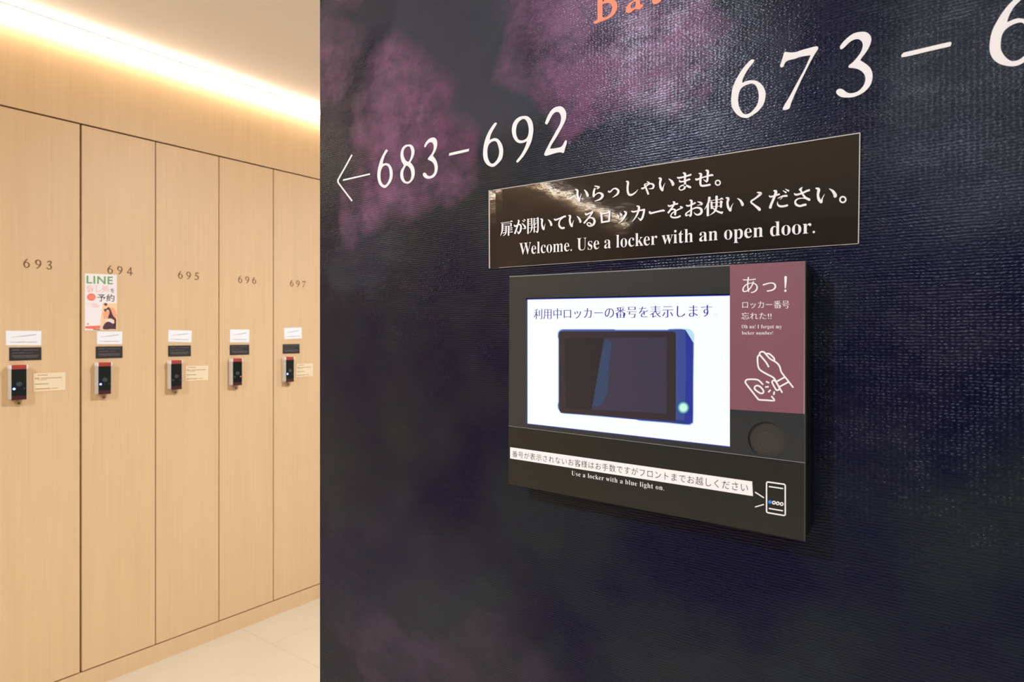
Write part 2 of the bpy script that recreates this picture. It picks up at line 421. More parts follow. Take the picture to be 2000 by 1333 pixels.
struct('wall_far', [box(X1, X1 + .05, Y0, 2.69, 0, CEIL, PLASTER)])

# ------------------------------------------------------------------ ceiling lamps and cove light
for i, (x, y, p) in enumerate(LAMPS):
    t = bpy.data.objects.new('ceiling_light', None); COL.objects.link(t); t.location = (x, y, CEIL); t['_o'] = (x, y, CEIL)
    t['label'] = ['round recessed ceiling lamp before the printed dark wall', 'added round ceiling lamp out of view behind the printed dark wall', 'added round ceiling lamp out of view nearest the dark left wall',
                  'added round ceiling lamp out of view behind the camera', 'added round ceiling lamp out of view at the far end of the room'][i]; t['category'] = 'ceiling light'; t['group'] = 'round ceiling lamps'
    ring = [(x + .075 * math.cos(a), y + .075 * math.sin(a)) for a in [2 * math.pi * k / 32 for k in range(32)]]
    inner = [(x + .060 * math.cos(a), y + .060 * math.sin(a)) for a in [2 * math.pi * k / 32 for k in range(32)]]
    part('ring', [sheet([ring, inner], CEIL - .008, CEIL - .0005, LAMPRING)], t)
    part('diffuser', [prism(inner, CEIL - .006, CEIL - .001, LAMPGLOW)], t)
cv = thing('cove_light', 'thin glowing strip light where wood wall meets ceiling', 'strip light', LOCK, -.5, CEIL - .016)
CX0 = -4.1
segs = [box(CX0 + k * (X1 - CX0 - .04) / 24, CX0 + (k + 1) * (X1 - CX0 - .04) / 24, CEIL - .024, CEIL - .014, .016, .026, LEDSTRIP) for k in range(24)]
part('glowing_tube', segs, cv)
part('bracket', [box(CX0, X1 - .02, CEIL - .006, CEIL - .0005, .0005, .03, LAMPRING)], cv)

# ------------------------------------------------------------------ digits traced from the wall, shared by the locker numbers
ZA, ZB, ZC, ZD, ZE = ((650, 260), 8.696), ((860, 190), 7.692), ((1415, 50), 6.664), ((1610, 50), 7.692), ((1850, 0), 8.887)
G683_6 = [[(915, 280), (935, 292), (930, 312), (905, 350), (880, 400), (860, 460), (848, 525, 1), (880, 515), (915, 512), (955, 528), (990, 570), (1010, 620), (1018, 680), (1015, 740), (1000, 800), (970, 855), (930, 905), (895, 930), (870, 932), (830, 912), (795, 875), (772, 820), (758, 750), (760, 670), (770, 600), (785, 540), (805, 470), (835, 400), (870, 335), (900, 285)],
          [(895, 548), (930, 560), (955, 600), (965, 660), (968, 730), (955, 790), (930, 845), (900, 880), (870, 885), (845, 865), (822, 820), (812, 760), (812, 690), (820, 640), (840, 590), (865, 560)]]
G683_8 = [[(1285, 195), (1330, 200), (1365, 230), (1385, 280), (1386, 340), (1370, 400), (1345, 450), (1318, 498, 1), (1350, 535), (1380, 590), (1392, 650), (1388, 720), (1370, 775), (1335, 825), (1290, 857), (1255, 860), (1210, 845), (1175, 810), (1152, 760), (1147, 700), (1158, 640), (1185, 590), (1210, 550, 1), (1185, 510), (1165, 470), (1152, 410), (1152, 350), (1165, 290), (1195, 235), (1240, 203)],
          [(1285, 225), (1310, 240), (1328, 280), (1335, 330), (1330, 390), (1315, 440), (1295, 480), (1275, 488), (1245, 470), (1220, 430), (1203, 380), (1200, 330), (1212, 285), (1240, 245)],
          [(1258, 555), (1290, 575), (1318, 615), (1333, 670), (1335, 730), (1322, 785), (1295, 820), (1260, 828), (1230, 812), (1208, 770), (1197, 715), (1200, 660), (1215, 610), (1238, 568)]]
G683_3 = [[(1555, 235), (1565, 190), (1595, 140), (1640, 98), (1690, 78), (1730, 80), (1760, 110), (1775, 160), (1772, 220), (1755, 280), (1725, 340), (1700, 388, 1), (1735, 430), (1765, 485), (1782, 550), (1783, 610), (1770, 670), (1740, 725), (1700, 758), (1650, 775), (1600, 775), (1560, 755), (1535, 725), (1532, 695), (1550, 675), (1575, 680), (1595, 705), (1620, 728), (1650, 732), (1690, 715), (1720, 675), (1732, 620), (1728, 565), (1712, 520), (1680, 485), (1645, 465), (1618, 450), (1622, 425), (1650, 390), (1680, 350), (1705, 300), (1715, 250), (1712, 205), (1695, 168), (1665, 155), (1630, 168), (1600, 200), (1575, 240)]]
G692_6 = [[(828, 382), (848, 388), (845, 410), (815, 460), (780, 520), (755, 580), (742, 645, 1), (780, 625), (825, 615), (870, 632), (910, 680), (935, 735), (945, 800), (940, 870), (920, 935), (880, 985), (830, 1030), (795, 1047), (760, 1045), (710, 1020), (670, 970), (650, 915), (643, 850), (648, 770), (662, 690), (685, 610), (725, 520), (775, 440), (810, 395)],
          [(820, 660), (850, 680), (872, 740), (885, 800), (882, 860), (860, 925), (825, 975), (785, 1000), (750, 985), (725, 940), (710, 880), (707, 810), (715, 750), (735, 705), (775, 670)]]
G692_9 = [[(1265, 282), (1315, 290), (1360, 330), (1388, 395), (1398, 470), (1393, 550), (1375, 640), (1350, 710), (1310, 790), (1255, 880), (1200, 945), (1165, 980), (1148, 978), (1143, 962), (1165, 930), (1210, 870), (1255, 790), (1285, 720), (1303, 660, 1), (1265, 680), (1215, 692), (1170, 685), (1130, 655), (1095, 600), (1078, 530), (1078, 460), (1095, 395), (1135, 335), (1195, 295)],
          [(1240, 328), (1275, 335), (1305, 375), (1322, 430), (1330, 490), (1325, 550), (1305, 605), (1265, 640), (1215, 650), (1175, 635), (1150, 590), (1138, 530), (1142, 460), (1160, 400), (1195, 355)]]
G692_2 = [[(1575, 390), (1590, 340), (1620, 270), (1665, 200), (1720, 155), (1780, 138), (1830, 145), (1870, 185), (1892, 240), (1890, 310), (1870, 370), (1830, 450), (1780, 540), (1720, 640), (1670, 720), (1648, 775, 1), (1700, 772), (1760, 762), (1810, 748), (1840, 720), (1860, 680), (1880, 650), (1900, 655), (1897, 700), (1875, 770), (1860, 825), (1845, 840), (1820, 832), (1790, 828), (1730, 840), (1660, 862), (1600, 880), (1570, 876), (1562, 858), (1575, 820), (1610, 750), (1640, 690), (1690, 600), (1740, 510), (1785, 430), (1808, 370), (1815, 320), (1808, 270), (1785, 232), (1755, 222), (1720, 232), (1690, 260), (1660, 310), (1635, 360), (1612, 400), (1595, 410)]]
G692_D = [[(137, 845), (150, 838), (415, 778), (430, 783), (425, 805), (410, 817), (145, 878), (135, 868)]]
G673_6 = [[(370, 442), (388, 450), (380, 475), (345, 520), (300, 580), (260, 650), (235, 710), (233, 748, 1), (280, 725), (340, 713), (400, 717), (450, 740), (490, 775), (520, 825), (535, 880), (530, 950), (510, 1020), (470, 1080), (420, 1130), (360, 1170), (310, 1200), (270, 1203), (210, 1190), (160, 1155), (120, 1105), (95, 1050), (87, 980), (92, 900), (105, 820), (130, 750), (170, 670), (225, 580), (290, 500), (340, 450)],
          [(320, 762), (370, 757), (405, 780), (430, 825), (445, 890), (445, 950), (430, 1020), (390, 1085), (340, 1135), (280, 1155), (240, 1140), (205, 1090), (185, 1035), (178, 970), (185, 900), (205, 840), (245, 795)]]
G673_7 = [[(800, 342), (830, 348), (880, 352), (940, 342), (1010, 318), (1100, 293), (1190, 272), (1215, 278), (1220, 300), (1200, 335), (1165, 390), (1110, 490), (1060, 590), (1000, 710), (945, 830), (900, 930), (865, 1020), (850, 1070), (830, 1088), (790, 1100), (765, 1098), (760, 1080), (790, 1020), (850, 920), (920, 790), (980, 680), (1040, 570), (1090, 460), (1122, 388, 1), (1060, 395), (980, 410), (920, 432), (850, 448), (805, 468), (780, 500), (770, 530), (748, 545), (728, 538), (725, 515), (745, 460), (765, 390), (780, 350)]]
G673_3 = [[(235, 330), (250, 290), (300, 230), (370, 165), (440, 120), (520, 98), (600, 95), (650, 110), (690, 150), (706, 200), (698, 260), (670, 330), (620, 410), (570, 475), (540, 522, 1), (600, 560), (660, 605), (700, 655), (722, 720), (722, 800), (700, 880), (655, 945), (590, 1005), (510, 1050), (420, 1078), (330, 1082), (260, 1075), (205, 1045), (178, 1005), (190, 970), (225, 950), (265, 955), (300, 975), (340, 1005), (390, 1018), (450, 1010), (510, 985), (560, 940), (600, 880), (617, 810), (605, 745), (570, 695), (510, 658), (440, 640), (380, 635), (362, 620), (380, 590), (430, 550), (480, 495), (530, 430), (565, 360), (578, 295), (565, 245), (530, 212), (490, 205), (440, 215), (380, 250), (320, 310), (275, 350), (245, 355)]]
G673_D = [[(1160, 440), (1190, 410), (1230, 398), (1500, 335), (1800, 265), (1890, 247), (1910, 260), (1900, 295), (1870, 318), (1600, 380), (1300, 452), (1180, 475), (1158, 468)]]
G6XX_6 = [[(1150, 0), (1050, 100), (950, 230), (870, 360), (800, 490), (760, 610), (740, 730), (735, 850), (755, 950), (810, 1040), (900, 1105), (1010, 1140), (1130, 1152), (1230, 1135), (1330, 1085), (1450, 1000), (1540, 880), (1570, 740), (1540, 590), (1470, 450), (1370, 350), (1250, 318), (1150, 340), (1040, 388, 1), (1060, 310), (1100, 220), (1170, 110), (1280, 0), (1370, -110), (1420, -180), (1390, -205), (1280, -120)],
          [(1300, 395), (1200, 405), (1090, 455), (1000, 530), (950, 620), (930, 740), (930, 840), (960, 920), (1020, 1000), (1090, 1050), (1150, 1062), (1230, 1045), (1320, 985), (1400, 890), (1440, 760), (1420, 620), (1370, 470)]]
GB = [[(235, 520), (250, 545), (290, 545), (350, 515), (450, 480), (540, 445), (630, 395), (700, 330), (745, 260), (770, 190), (775, 120), (760, 60), (720, 15), (660, -10), (600, -22, 1), (650, -80), (690, -160), (690, -250), (640, -310), (560, -320), (450, -290), (320, -250), (230, -225), (225, -200), (300, -195), (320, -150), (320, 0), (318, 200), (320, 420), (310, 455), (270, 475), (240, 495)],
      [(435, 105), (500, 80), (570, 70), (625, 95), (650, 140), (655, 200), (640, 270), (600, 330), (540, 380), (480, 400), (445, 395), (430, 360), (435, 250)],
      [(436, 36), (480, 5), (540, -40), (575, -110), (580, -190), (550, -240), (490, -245), (440, -210), (432, -100)]]
GA_ = [[(970, 260), (985, 285), (1030, 303), (1075, 290), (1130, 250), (1190, 205, 1), (1220, 212), (1270, 220), (1320, 195), (1355, 150), (1368, 110), (1355, 95), (1330, 100), (1310, 105), (1298, 60), (1298, -100), (1290, -180), (1240, -220), (1150, -210), (1060, -160), (1010, -100), (1020, -60), (1060, -70), (1110, -130), (1160, -140), (1190, -90), (1185, -30), (1140, 15), (1070, 60), (1005, 130), (978, 200)],
       [(1190, 40), (1140, 60), (1100, 100), (1082, 150), (1095, 185), (1130, 188), (1175, 160), (1195, 120)]]
GT = [[(1565, -300), (1570, 0), (1580, 60), (1600, 92), (1650, 95), (1720, 70), (1770, 30), (1795, -10), (1780, -30), (1730, -5), (1700, -20), (1695, -120), (1695, -280, 1), (1800, -310), (1800, -345), (1695, -320), (1690, -420), (1640, -380), (1570, -315)]]

LW = .0003
def traced(z, g, mat): return glyph(DARK, g, z[0], z[1], LW, mat)
def dark_thing(name, label, cat, px, py, **k): return thing(name, label, cat, DARK, *DARK.at(px, py), **k)
t = dark_thing('wall_lettering', 'white number range 683-692 with a left arrow on the dark wall', 'wall lettering', 890, 370)
arrow = [(x / ZA[1] + 650, y / ZA[1] + 260) for x, y in [(325, 370), (210, 580), (100, 775), (88, 820), (105, 860), (210, 1000), (328, 1155)]]
shaft = [(x / ZA[1] + 650, y / ZA[1] + 260) for x, y in [(172, 802), (632, 697)]]
part('arrow', [stroke(DARK, arrow, 2.9, LW, WHITE, cap=False), stroke(DARK, shaft, 3.0, LW, WHITE, smooth=False, cap=False)], t)
part('number', [traced(ZA, g, WHITE) for g in (G683_6, G683_8, G683_3)], t)
part('dash', [traced(ZB, G692_D, WHITE)], t)
part('number', [traced(ZB, g, WHITE) for g in (G692_6, G692_9, G692_2)], t)
t = dark_thing('wall_lettering', 'larger white number range beginning 673 at the upper right of the dark wall', 'wall lettering', 1700, 240)
part('number', [traced(ZC, G673_6, WHITE), traced(ZC, G673_7, WHITE), traced(ZD, G673_3, WHITE)], t)
part('dash', [traced(ZD, G673_D, WHITE)], t)
part('number', [traced(ZE, G6XX_6, WHITE)], t)
t = dark_thing('wall_lettering', 'coral pink word lettering cut off by the top edge of the photo', 'wall lettering', 1210, 50)
ZF = ((1140, 0), 11.765)
for g in (GB, GA_, GT): part('letter', [traced(ZF, g, CORAL)], t)

# ------------------------------------------------------------------ laminated welcome sign
# each entry: crop origin, crop scale, then brush strokes of (x, y, width) in crop units
KANA1 = [
 ((1115, 335), 12.5, [  # i ra tsu shi
  [(115,440,30),(160,470,50),(160,560,50),(175,650,60),(200,705,60)], [(205,715,50),(225,640,25),(255,560,6)], [(330,450,20),(370,500,45),(400,560,60),(410,600,55)],
  [(580,355,20),(640,370,35),(690,385,40),(640,425,25)], [(585,420,40),(560,500,50),(555,600,55)], [(555,615,40),(610,560,25),(690,525,35),(760,560,60),(770,610,60),(710,680,40),(580,730,12)],
  [(920,490,45),(960,500,35),(1040,425,30),(1110,425,45),(1160,480,55),(1130,560,45),(1020,635,10)],
  [(1355,245,30),(1395,265,55),(1385,380,50),(1390,500,52),(1430,570,55),(1500,565,45),(1580,510,28),(1640,440,6)]]),
 ((1260, 325), 12.5, [  # ya i ma se
  [(-78,540,45),(-40,535,40),(40,475,32),(110,430,35),(180,435,45),(208,480,50),(180,540,36),(85,550,10)], [(45,375,18),(92,402,42),(80,425,28)], [(-15,450,38),(20,530,44),(55,620,46),(75,675,46)], [(-15,450,30),(10,430,25),(70,425,20)],
  [(330,290,25),(380,310,60),(362,420,50),(380,520,60),(420,585,55)], [(425,590,45),(445,500,25),(485,410,6)], [(575,305,15),(640,360,55),(680,430,70),(672,455,60)],
  [(790,270,30),(825,285,45),(960,255,35),(1075,220,45),(1115,205,45)], [(840,340,20),(850,375,40),(960,365,35),(1050,330,45),(1085,320,45)],
  [(930,165,30),(975,185,55),(972,300,50),(975,450,50),(965,530,48),(920,570,30),(870,580,28),(832,550,28),(845,505,30),(900,470,32),(980,465,40),(1060,495,55),(1105,515,50)],
  [(1235,310,35),(1265,325,50),(1370,285,35),(1520,240,35),(1620,215,50),(1655,220,35)], [(1315,175,25),(1365,195,55),(1352,300,52),(1350,430,52),(1385,475,50),(1480,470,50),(1580,450,50)],
  [(1480,100,25),(1530,120,60),(1525,230,48),(1520,340,50),(1498,385,30)], [(1425,325,12),(1470,355,30),(1498,380,30)], 'o', (1775,402,58,32)])]
KANA2 = [
 ((970, 405), 14.286, [  # door ga open i te
  [(115,438,14),(380,410,14)], [(385,410,20),(410,388,35),(440,402,20)], [(160,470,42),(160,600,42),(145,700,35),(105,800,8)], [(160,475,14),(400,458,14)], [(402,455,40),(402,530,36)], [(165,528,14),(410,522,14)],
  [(265,540,38),(262,680,38),(240,750,28),(180,800,10)], [(335,540,42),(332,780,42)], [(185,585,14),(260,580,14)], [(185,640,14),(260,636,14)], [(178,725,22),(255,690,18)], [(340,590,14),(430,575,30)], [(340,640,14),(430,628,26)], [(340,700,14),(440,688,30)],
  [(490,500,30),(520,530,45),(600,490,30),(660,490,42),(680,560,48),(660,670,50),(610,735,45)], [(610,735,40),(575,665,12)], [(600,370,35),(620,390,45),(570,560,42),(510,730,48)], [(705,450,15),(770,510,45),(800,570,45),(785,600,35)], [(785,595,25),(715,600,8)], [(718,370,12),(765,400,32)], [(755,335,12),(795,365,32)],
  [(875,335,42),(875,730,42)], [(875,340,14),(980,325,14)], [(980,315,34),(980,460,32)], [(890,393,13),(975,388,13)], [(890,452,13),(975,448,13)], [(1045,315,34),(1042,465,34)], [(1045,330,14),(1150,312,14)], [(1150,300,48),(1155,500,42),(1150,650,42),(1135,700,40)], [(1130,700,35),(1085,665,10)], [(1050,385,13),(1140,378,13)], [(1050,440,13),(1140,434,13)],
  [(900,500,12),(1060,482,14),(1090,470,30)], [(905,580,12),(1080,560,14),(1100,550,30)], [(985,490,36),(980,600,34),(950,680,22),(915,715,8)], [(1050,485,36),(1048,695,36)],
  [(1225,330,25),(1270,350,55),(1262,450,48),(1280,560,55),(1312,620,50)], [(1318,620,42),(1335,540,22),(1358,460,6)], [(1435,345,14),(1490,400,50),(1525,480,60),(1520,505,55)],
  [(1612,335,40),(1650,355,50),(1750,315,40),(1860,270,45),(1915,255,55)], [(1850,290,35),(1770,360,38),(1740,460,45),(1760,540,52),(1820,585,58),(1880,575,55)]]),
 ((1100, 390), 12.5, [  # i ru ro tsu ka
  [(130,390,22),(172,405,48),(160,500,45),(180,600,50),(212,655,48)], [(215,655,40),(230,580,22),(260,505,6)], [(335,408,14),(385,460,45),(420,530,52),(415,550,50)],
  [(545,345,35),(565,365,40),(640,335,35),(715,300,42)], [(715,310,42),(640,420,35),(515,570,45)], [(600,470,20),(660,445,30),(730,460,45),(765,520,55),(750,590,52),(700,635,45),(630,645,35),(585,605,30),(600,570,25),(645,570,28),(680,600,35),(690,620,35)],
  [(900,325,30),(930,350,50),(945,560,48)], [(930,350,42),(1060,330,38),(1135,295,42)], [(1135,290,48),(1130,420,46),(1115,530,46)], [(945,555,42),(1130,525,40)],
  [(1320,365,18),(1350,410,45),(1355,425,40)], [(1390,325,18),(1420,370,45),(1425,385,35)], [(1490,290,25),(1535,330,50),(1500,420,48),(1430,520,32),(1345,580,8)],
  [(1800,160,30),(1850,185,55),(1830,300,48),(1770,430,35),(1680,545,8)], [(1675,285,35),(1720,300,38),(1850,270,34),(1970,250,45)], [(1975,245,55),(1965,330,48),(1930,450,50),(1885,500,48)], [(1880,495,35),(1825,440,12)]]),
 ((1250, 375), 12.5, [  # long mark, wo, o
  [(235,490,45),(260,520,50),(400,490,40),(560,455,45),(590,465,40)],
  [(685,325,25),(720,350,42),(820,315,32),(915,290,42)], [(810,245,30),(840,265,50),(800,360,42),(690,510,45)], [(760,440,25),(820,425,38),(862,460,48),(858,555,48)], [(990,365,40),(1035,385,35),(920,440,30),(800,510,28),(755,570,30),(765,610,38),(830,630,40),(920,620,42),(980,590,42)],
  [(1130,325,25),(1170,345,42),(1260,315,35),(1345,270,42)], [(1215,205,25),(1260,225,55),(1252,330,42),(1250,480,45),(1240,570,48),(1225,590,45)], [(1225,595,40),(1190,560,20),(1130,580,40),(1125,530,35),(1200,470,30),(1300,410,32),(1400,385,42),(1480,410,55),(1505,470,60),(1480,530,55),(1410,560,42),(1350,540,28),(1315,495,8)],
  [(1400,240,12),(1470,260,45),(1510,295,50),(1490,310,40)], [(1490,310,25),(1395,330,6)]]),
 ((1370, 355), 12.5, [  # use, i, ku
  [(195,390,62),(175,500,50),(130,590,30),(75,680,8)], [(158,560,58),(155,825,58)], [(205,465,14),(400,440,14)], [(400,440,14),(440,438,22),(495,412,40),(530,434,18)], [(370,365,62),(370,500,55),(360,640,52),(310,740,38),(200,825,8)], [(275,640,30),(330,690,35),(420,740,45),(500,765,50)], [(500,755,60),(525,735,10)],
  [(245,500,50),(250,650,50)], [(480,480,55),(478,620,50)], [(245,520,14),(480,500,14)], [(250,610,14),(480,595,14)], [(485,480,40),(515,505,20)],
  [(600,395,28),(655,415,62),(635,520,52),(655,630,58),(705,705,58)], [(710,705,48),(730,620,26),(775,530,6)], [(875,408,14),(950,460,50),(1000,550,70),(995,572,62)],
  [(1365,262,25),(1430,280,62),(1440,305,60),(1330,400,42),(1210,490,42),(1290,570,45),(1400,660,72),(1420,690,65)]]),
 ((1490, 350), 11.11, [  # da sa i
  [(140,365,25),(170,385,38),(260,360,32),(355,330,40)], [(240,255,30),(285,275,58),(245,400,52),(185,540,52),(160,620,58)], [(325,420,12),(400,380,30),(480,365,42),(520,365,42)], [(370,445,8),(420,400,20)], [(320,490,8),(320,550,32),(370,590,45),(450,590,45),(530,570,45)], [(435,250,12),(500,290,38)], [(490,218,15),(555,255,40)],
  [(855,175,12),(825,210,45),(800,235,42)], [(812,222,42),(860,320,42),(920,400,48),(1008,448,55)], [(685,315,25),(720,340,42),(840,310,38),(950,260,42),(1005,240,45)], [(1005,450,48),(940,425,28),(850,415,20),(760,430,28),(705,480,38),(720,550,48),(800,585,45),(880,565,48),(930,555,48)],
  [(1150,200,25),(1210,225,65),(1195,340,52),(1215,440,62),(1265,500,60)], [(1270,500,50),(1290,420,26),(1340,325,6)], [(1440,210,14),(1520,265,55),(1570,350,75),(1560,378,62)], 'o', (1735,445,62,34)])]
def brush(plane, pts, w, m, closed=False):             # stroke whose width varies along its length (x, y, width in pixels)
    n = len(pts); P = [Vector(p) for p in pts]; c = []
    for i in range(n if closed else n - 1):
        a, b = P[i], P[(i + 1) % n]
        pa = P[i - 1] if closed or i > 0 else a; pb = P[(i + 2) % n] if closed or i + 2 < n else b
        for k in range(5):
            t = k / 5; c.append(.5 * (2 * a + (b - pa) * t + (2 * pa - 5 * a + 4 * b - pb) * t * t + (3 * a - pa - 3 * b + pb) * t ** 3))
    if not closed: c.append(P[-1])
    _stag[0] = (_stag[0] + 1) % 9; ww = w + _stag[0] * 1.5e-5
    L, R, N_ = [], [], len(c)
    for i in range(N_):
        d = (c[(i + 1) % N_] if closed or i < N_ - 1 else c[i]) - (c[i - 1] if closed or i else c[i]); d = Vector((d.x, d.y)).normalized()
        q = Vector((-d.y, d.x)) * max(c[i].z, .3) / 2; L.append(c[i].xy + q); R.append(c[i].xy - q)
    vs = [(*plane.at(p.x, p.y, ww), ww) for p in L + R]
    fs = [(i, N_ + i, N_ + (i + 1) % N_, (i + 1) % N_) for i in range(N_ if closed else N_ - 1)]
    if not closed:
        for e, f in ((0, 1), (N_ - 1, N_ - 2)):
            d = (c[e].xy - c[f].xy).normalized(); q = Vector((-d.y, d.x)); b = len(vs)
            for k in range(9):
                a = math.pi * k / 8; p = c[e].xy + (q * math.cos(a) + d * math.sin(a) * .8) * c[e].z / 2
                vs.append((*plane.at(p.x, p.y, ww), ww))
            fs.append(tuple(range(b, b + 9)))
    return (vs, [orient(vs, f) for f in fs], m)
def brushes(data, w, m):
    r = []
    for (o, sc, L) in data:
        for s in L:
            if s == 'o': continue
            if isinstance(s, tuple): r.append(brush(DARK, [(o[0] + x / sc, o[1] + y / sc, s[3] / sc) for x, y in ellipse(s[0], s[1], s[2], s[2], 16)], w, m, True))
            else: r.append(brush(DARK, [(o[0] + x / sc, o[1] + y / sc, k / sc) for x, y, k in s], w, m))
    return r
SG = [(957, 373), (1681, 260), (1678, 477), (957.5, 525)]
uv = quad_px(DARK, SG)
t = dark_thing('laminated_sign', 'glossy black laminated welcome sign above the display terminal', 'sign', 1310, 505)
def inset(q, a, b, c, d):                              # shrink TL,TR,BR,BL by left, top, right, bottom
    TL, TR, BR, BL = [Vector(x) for x in q]; U = (TR - TL).normalized(); V = Vector((0, 1))
    return [tuple(TL + U * a - V * b), tuple(TR - U * c - V * b), tuple(BR - U * c + V * d), tuple(BL + U * a + V * d)]
SW = .0014
n1, n2 = 40, 12                                        # gently bowed sheet: standing slightly off the wall at its left edge
def sheet_w(a, b): return SW + .0010 * max(0, 1 - a / .06) ** 2 + .0004 * math.sin(a * 17 + b * 3) * (1 - b) * max(0, 1 - a * 1.6)
TL, TR, BR, BL = [Vector(x) for x in uv]
vs, fs = [], []
for j in range(n2 + 1):
    for i in range(n1 + 1):
        a, b = i / n1, j / n2; p = (TL * (1 - a) + TR * a) * b + (BL * (1 - a) + BR * a) * (1 - b); vs.append((p.x, p.y, sheet_w(a, b)))
for j in range(n2):
    for i in range(n1): k = j * (n1 + 1) + i; fs.append((k, k + 1, k + n1 + 2, k + n1 + 1))
top = len(vs); vs += [(x, y, .0002) for x, y, z in vs]
ring = [i for i in range(n1 + 1)] + [j * (n1 + 1) + n1 for j in range(1, n2 + 1)] + [n2 * (n1 + 1) + i for i in range(n1 - 1, -1, -1)] + [j * (n1 + 1) for j in range(n2 - 1, 0, -1)]
fs2 = fs + [(ring[(k + 1) % len(ring)], ring[k], ring[k] + top, ring[(k + 1) % len(ring)] + top) for k in range(len(ring))]
part('print', [(vs, fs2, FILM)], t, smooth=False)
E_W = SW + .0001
O = [Vector(x) for x in uv]
def edge_strip(a, b, wdt, nrm, w0, w1): return prism([tuple(a), tuple(b), tuple(b + nrm * wdt), tuple(a + nrm * wdt)], w0, w1, EDGE)
part('film_edge', [edge_strip(O[0], O[3], .0016, Vector((1, 0)), .0004, SW + .0013), edge_strip(O[0], O[1], .0007, Vector((0, -1)), .0004, SW + .0006), edge_strip(O[1], O[2], .0007, Vector((-1, 0)), .0004, SW + .0004),
                   edge_strip(O[3], O[2], .0004, Vector((0, 1)), .0004, SW + .0004)], t, 'clear film edge with its highlight painted pale')
TW = SW + .0009
part('text_line', brushes(KANA1, TW, STRIP), t)
part('text_line', brushes(KANA2, TW, STRIP), t)
part('text_line', [text(serif('Welcome. Use a locker with an open door.'), quad_px(DARK, [(1014.4, 475), (1591.7, 426.2), (1591.7, 455.4), (1014.4, 498)], TW), TW, STRIP, off=-.006, base=True)], t)

# ------------------------------------------------------------------ display terminal
PW = .030                                              # front of the terminal, measured from the wall
t = dark_thing('display_terminal', 'black wall terminal with a lit white screen below the welcome sign', 'terminal', 1290, 1005)
outer = quad_px(DARK, [(995, 540), (1574, 510), (1573, 1058), (993, 946)], PW)
seamL, seamR = DARK.at(993.5, 832, PW), DARK.at(1573, 904, PW)
scr = quad_px(DARK, [(1030, 585), (1426, 577), (1426, 873), (1030, 828)], PW - .002)
part('housing', [prism(inset(outer, .0012, .0012, .0012, .0012), .0002, PW - .0042, BLACKP)], t, bevel=.0015)
rc, rr = (-.1606, 1.2003), .0166
disc = ellipse(*rc, rr, rr, 64)
up = [outer[0], outer[1], (seamR[0], seamR[1] + .0006), (seamL[0], seamL[1] + .0006)]
scr_hole = [(scr[0][0] - .0004, scr[0][1] + .0012), (scr[1][0] + .0004, scr[1][1] + .0012), (scr[2][0] + .0004, scr[2][1] - .0003), (scr[3][0] - .0004, scr[3][1] - .0003)]
hole_ok = scr_hole
up = [outer[0], outer[1], (seamR[0], seamR[1]), (seamL[0], seamL[1])]
part('upper_plate', [sheet([up, scr_hole, disc], PW - .004, PW, BLACKG)], t)
lo = [(seamL[0], seamL[1] - .0004), (seamR[0], seamR[1] - .0004), outer[2], outer[3]]
part('lower_plate', [prism(lo, PW - .004, PW + .0006, BLACKP)], t, bevel=.0006)
def rim(a, b, wd, w1, m): 
    a, b = Vector(a), Vector(b); return prism([tuple(a), tuple(b), (b.x, b.y - wd), (a.x, a.y - wd)], PW - .003, w1, m)
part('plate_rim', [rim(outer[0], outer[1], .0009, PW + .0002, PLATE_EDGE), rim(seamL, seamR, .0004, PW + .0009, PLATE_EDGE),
                   prism([outer[1], (outer[1][0] - .0008, outer[1][1]), (outer[2][0] - .0008, outer[2][1]), outer[2]], PW - .003, PW + .0008, plain('dark_acrylic_edge', (.05, .05, .048), .35))], t, 'acrylic edges with their highlight painted pale')
SCW = PW - .002
sp = part('screen', [prism(inset(scr, -.0004, -.0003, -.0003, -.0003), PW - .0042, SCW - .0001, S_EDGE), prism(inset(scr, .0002, .0005, .0002, .0002), PW - .0042, SCW, S_WHITE)], t, 'lit white display')
part('screen_text', [text('利用中ロッカーの番号を表示します', quad_px(DARK, [(1042.5, 604), (1391, 594.6), (1391, 619.6), (1042.5, 624)], SCW + .0001), SCW + .0001, S_TEXT, **MINCHO_THIN),
                     stroke(DARK, ellipse(1397.3, 615.2, 3, 3, 16), .8, SCW + .0001, S_PALE, closed=True)], sp, 'thin blue serif text')
ZG = ((1070, 620), 5.555)
def zp(z, pts): return [(z[0][0] + p[0] / z[1], z[0][1] + p[1] / z[1], *p[2:]) for p in pts]
def flat_poly(z, pts, w, m, smooth=True):
    lp = crom(zp(z, pts)) if smooth else [p[:2] for p in zp(z, pts)]
    return sheet([[DARK.at(x, y, w) for x, y in lp]], w - .00003, w + .00002, m)
body = [(105, 200), (115, 152), (150, 130), (210, 128), (400, 127, 1), (715, 127, 1), (735, 133, 1), (1040, 133, 1), (1300, 133, 1), (1325, 125, 1), (1500, 124), (1560, 145), (1585, 190), (1587, 300), (1582, 700), (1580, 1110), (1565, 1155), (1520, 1172), (1300, 1150, 1), (985, 1125, 1), (965, 1112, 1), (620, 1085, 1), (600, 1083, 1), (230, 1052), (160, 1045), (115, 1005), (105, 960), (112, 925, 1), (112, 600), (112, 235, 1)]
def shrink(pts, k, cx=846, cy=640): return [(cx + (p[0] - cx) * k, cy + (p[1] - cy) * (k - (1 - k) * .6), *p[2:]) for p in pts]
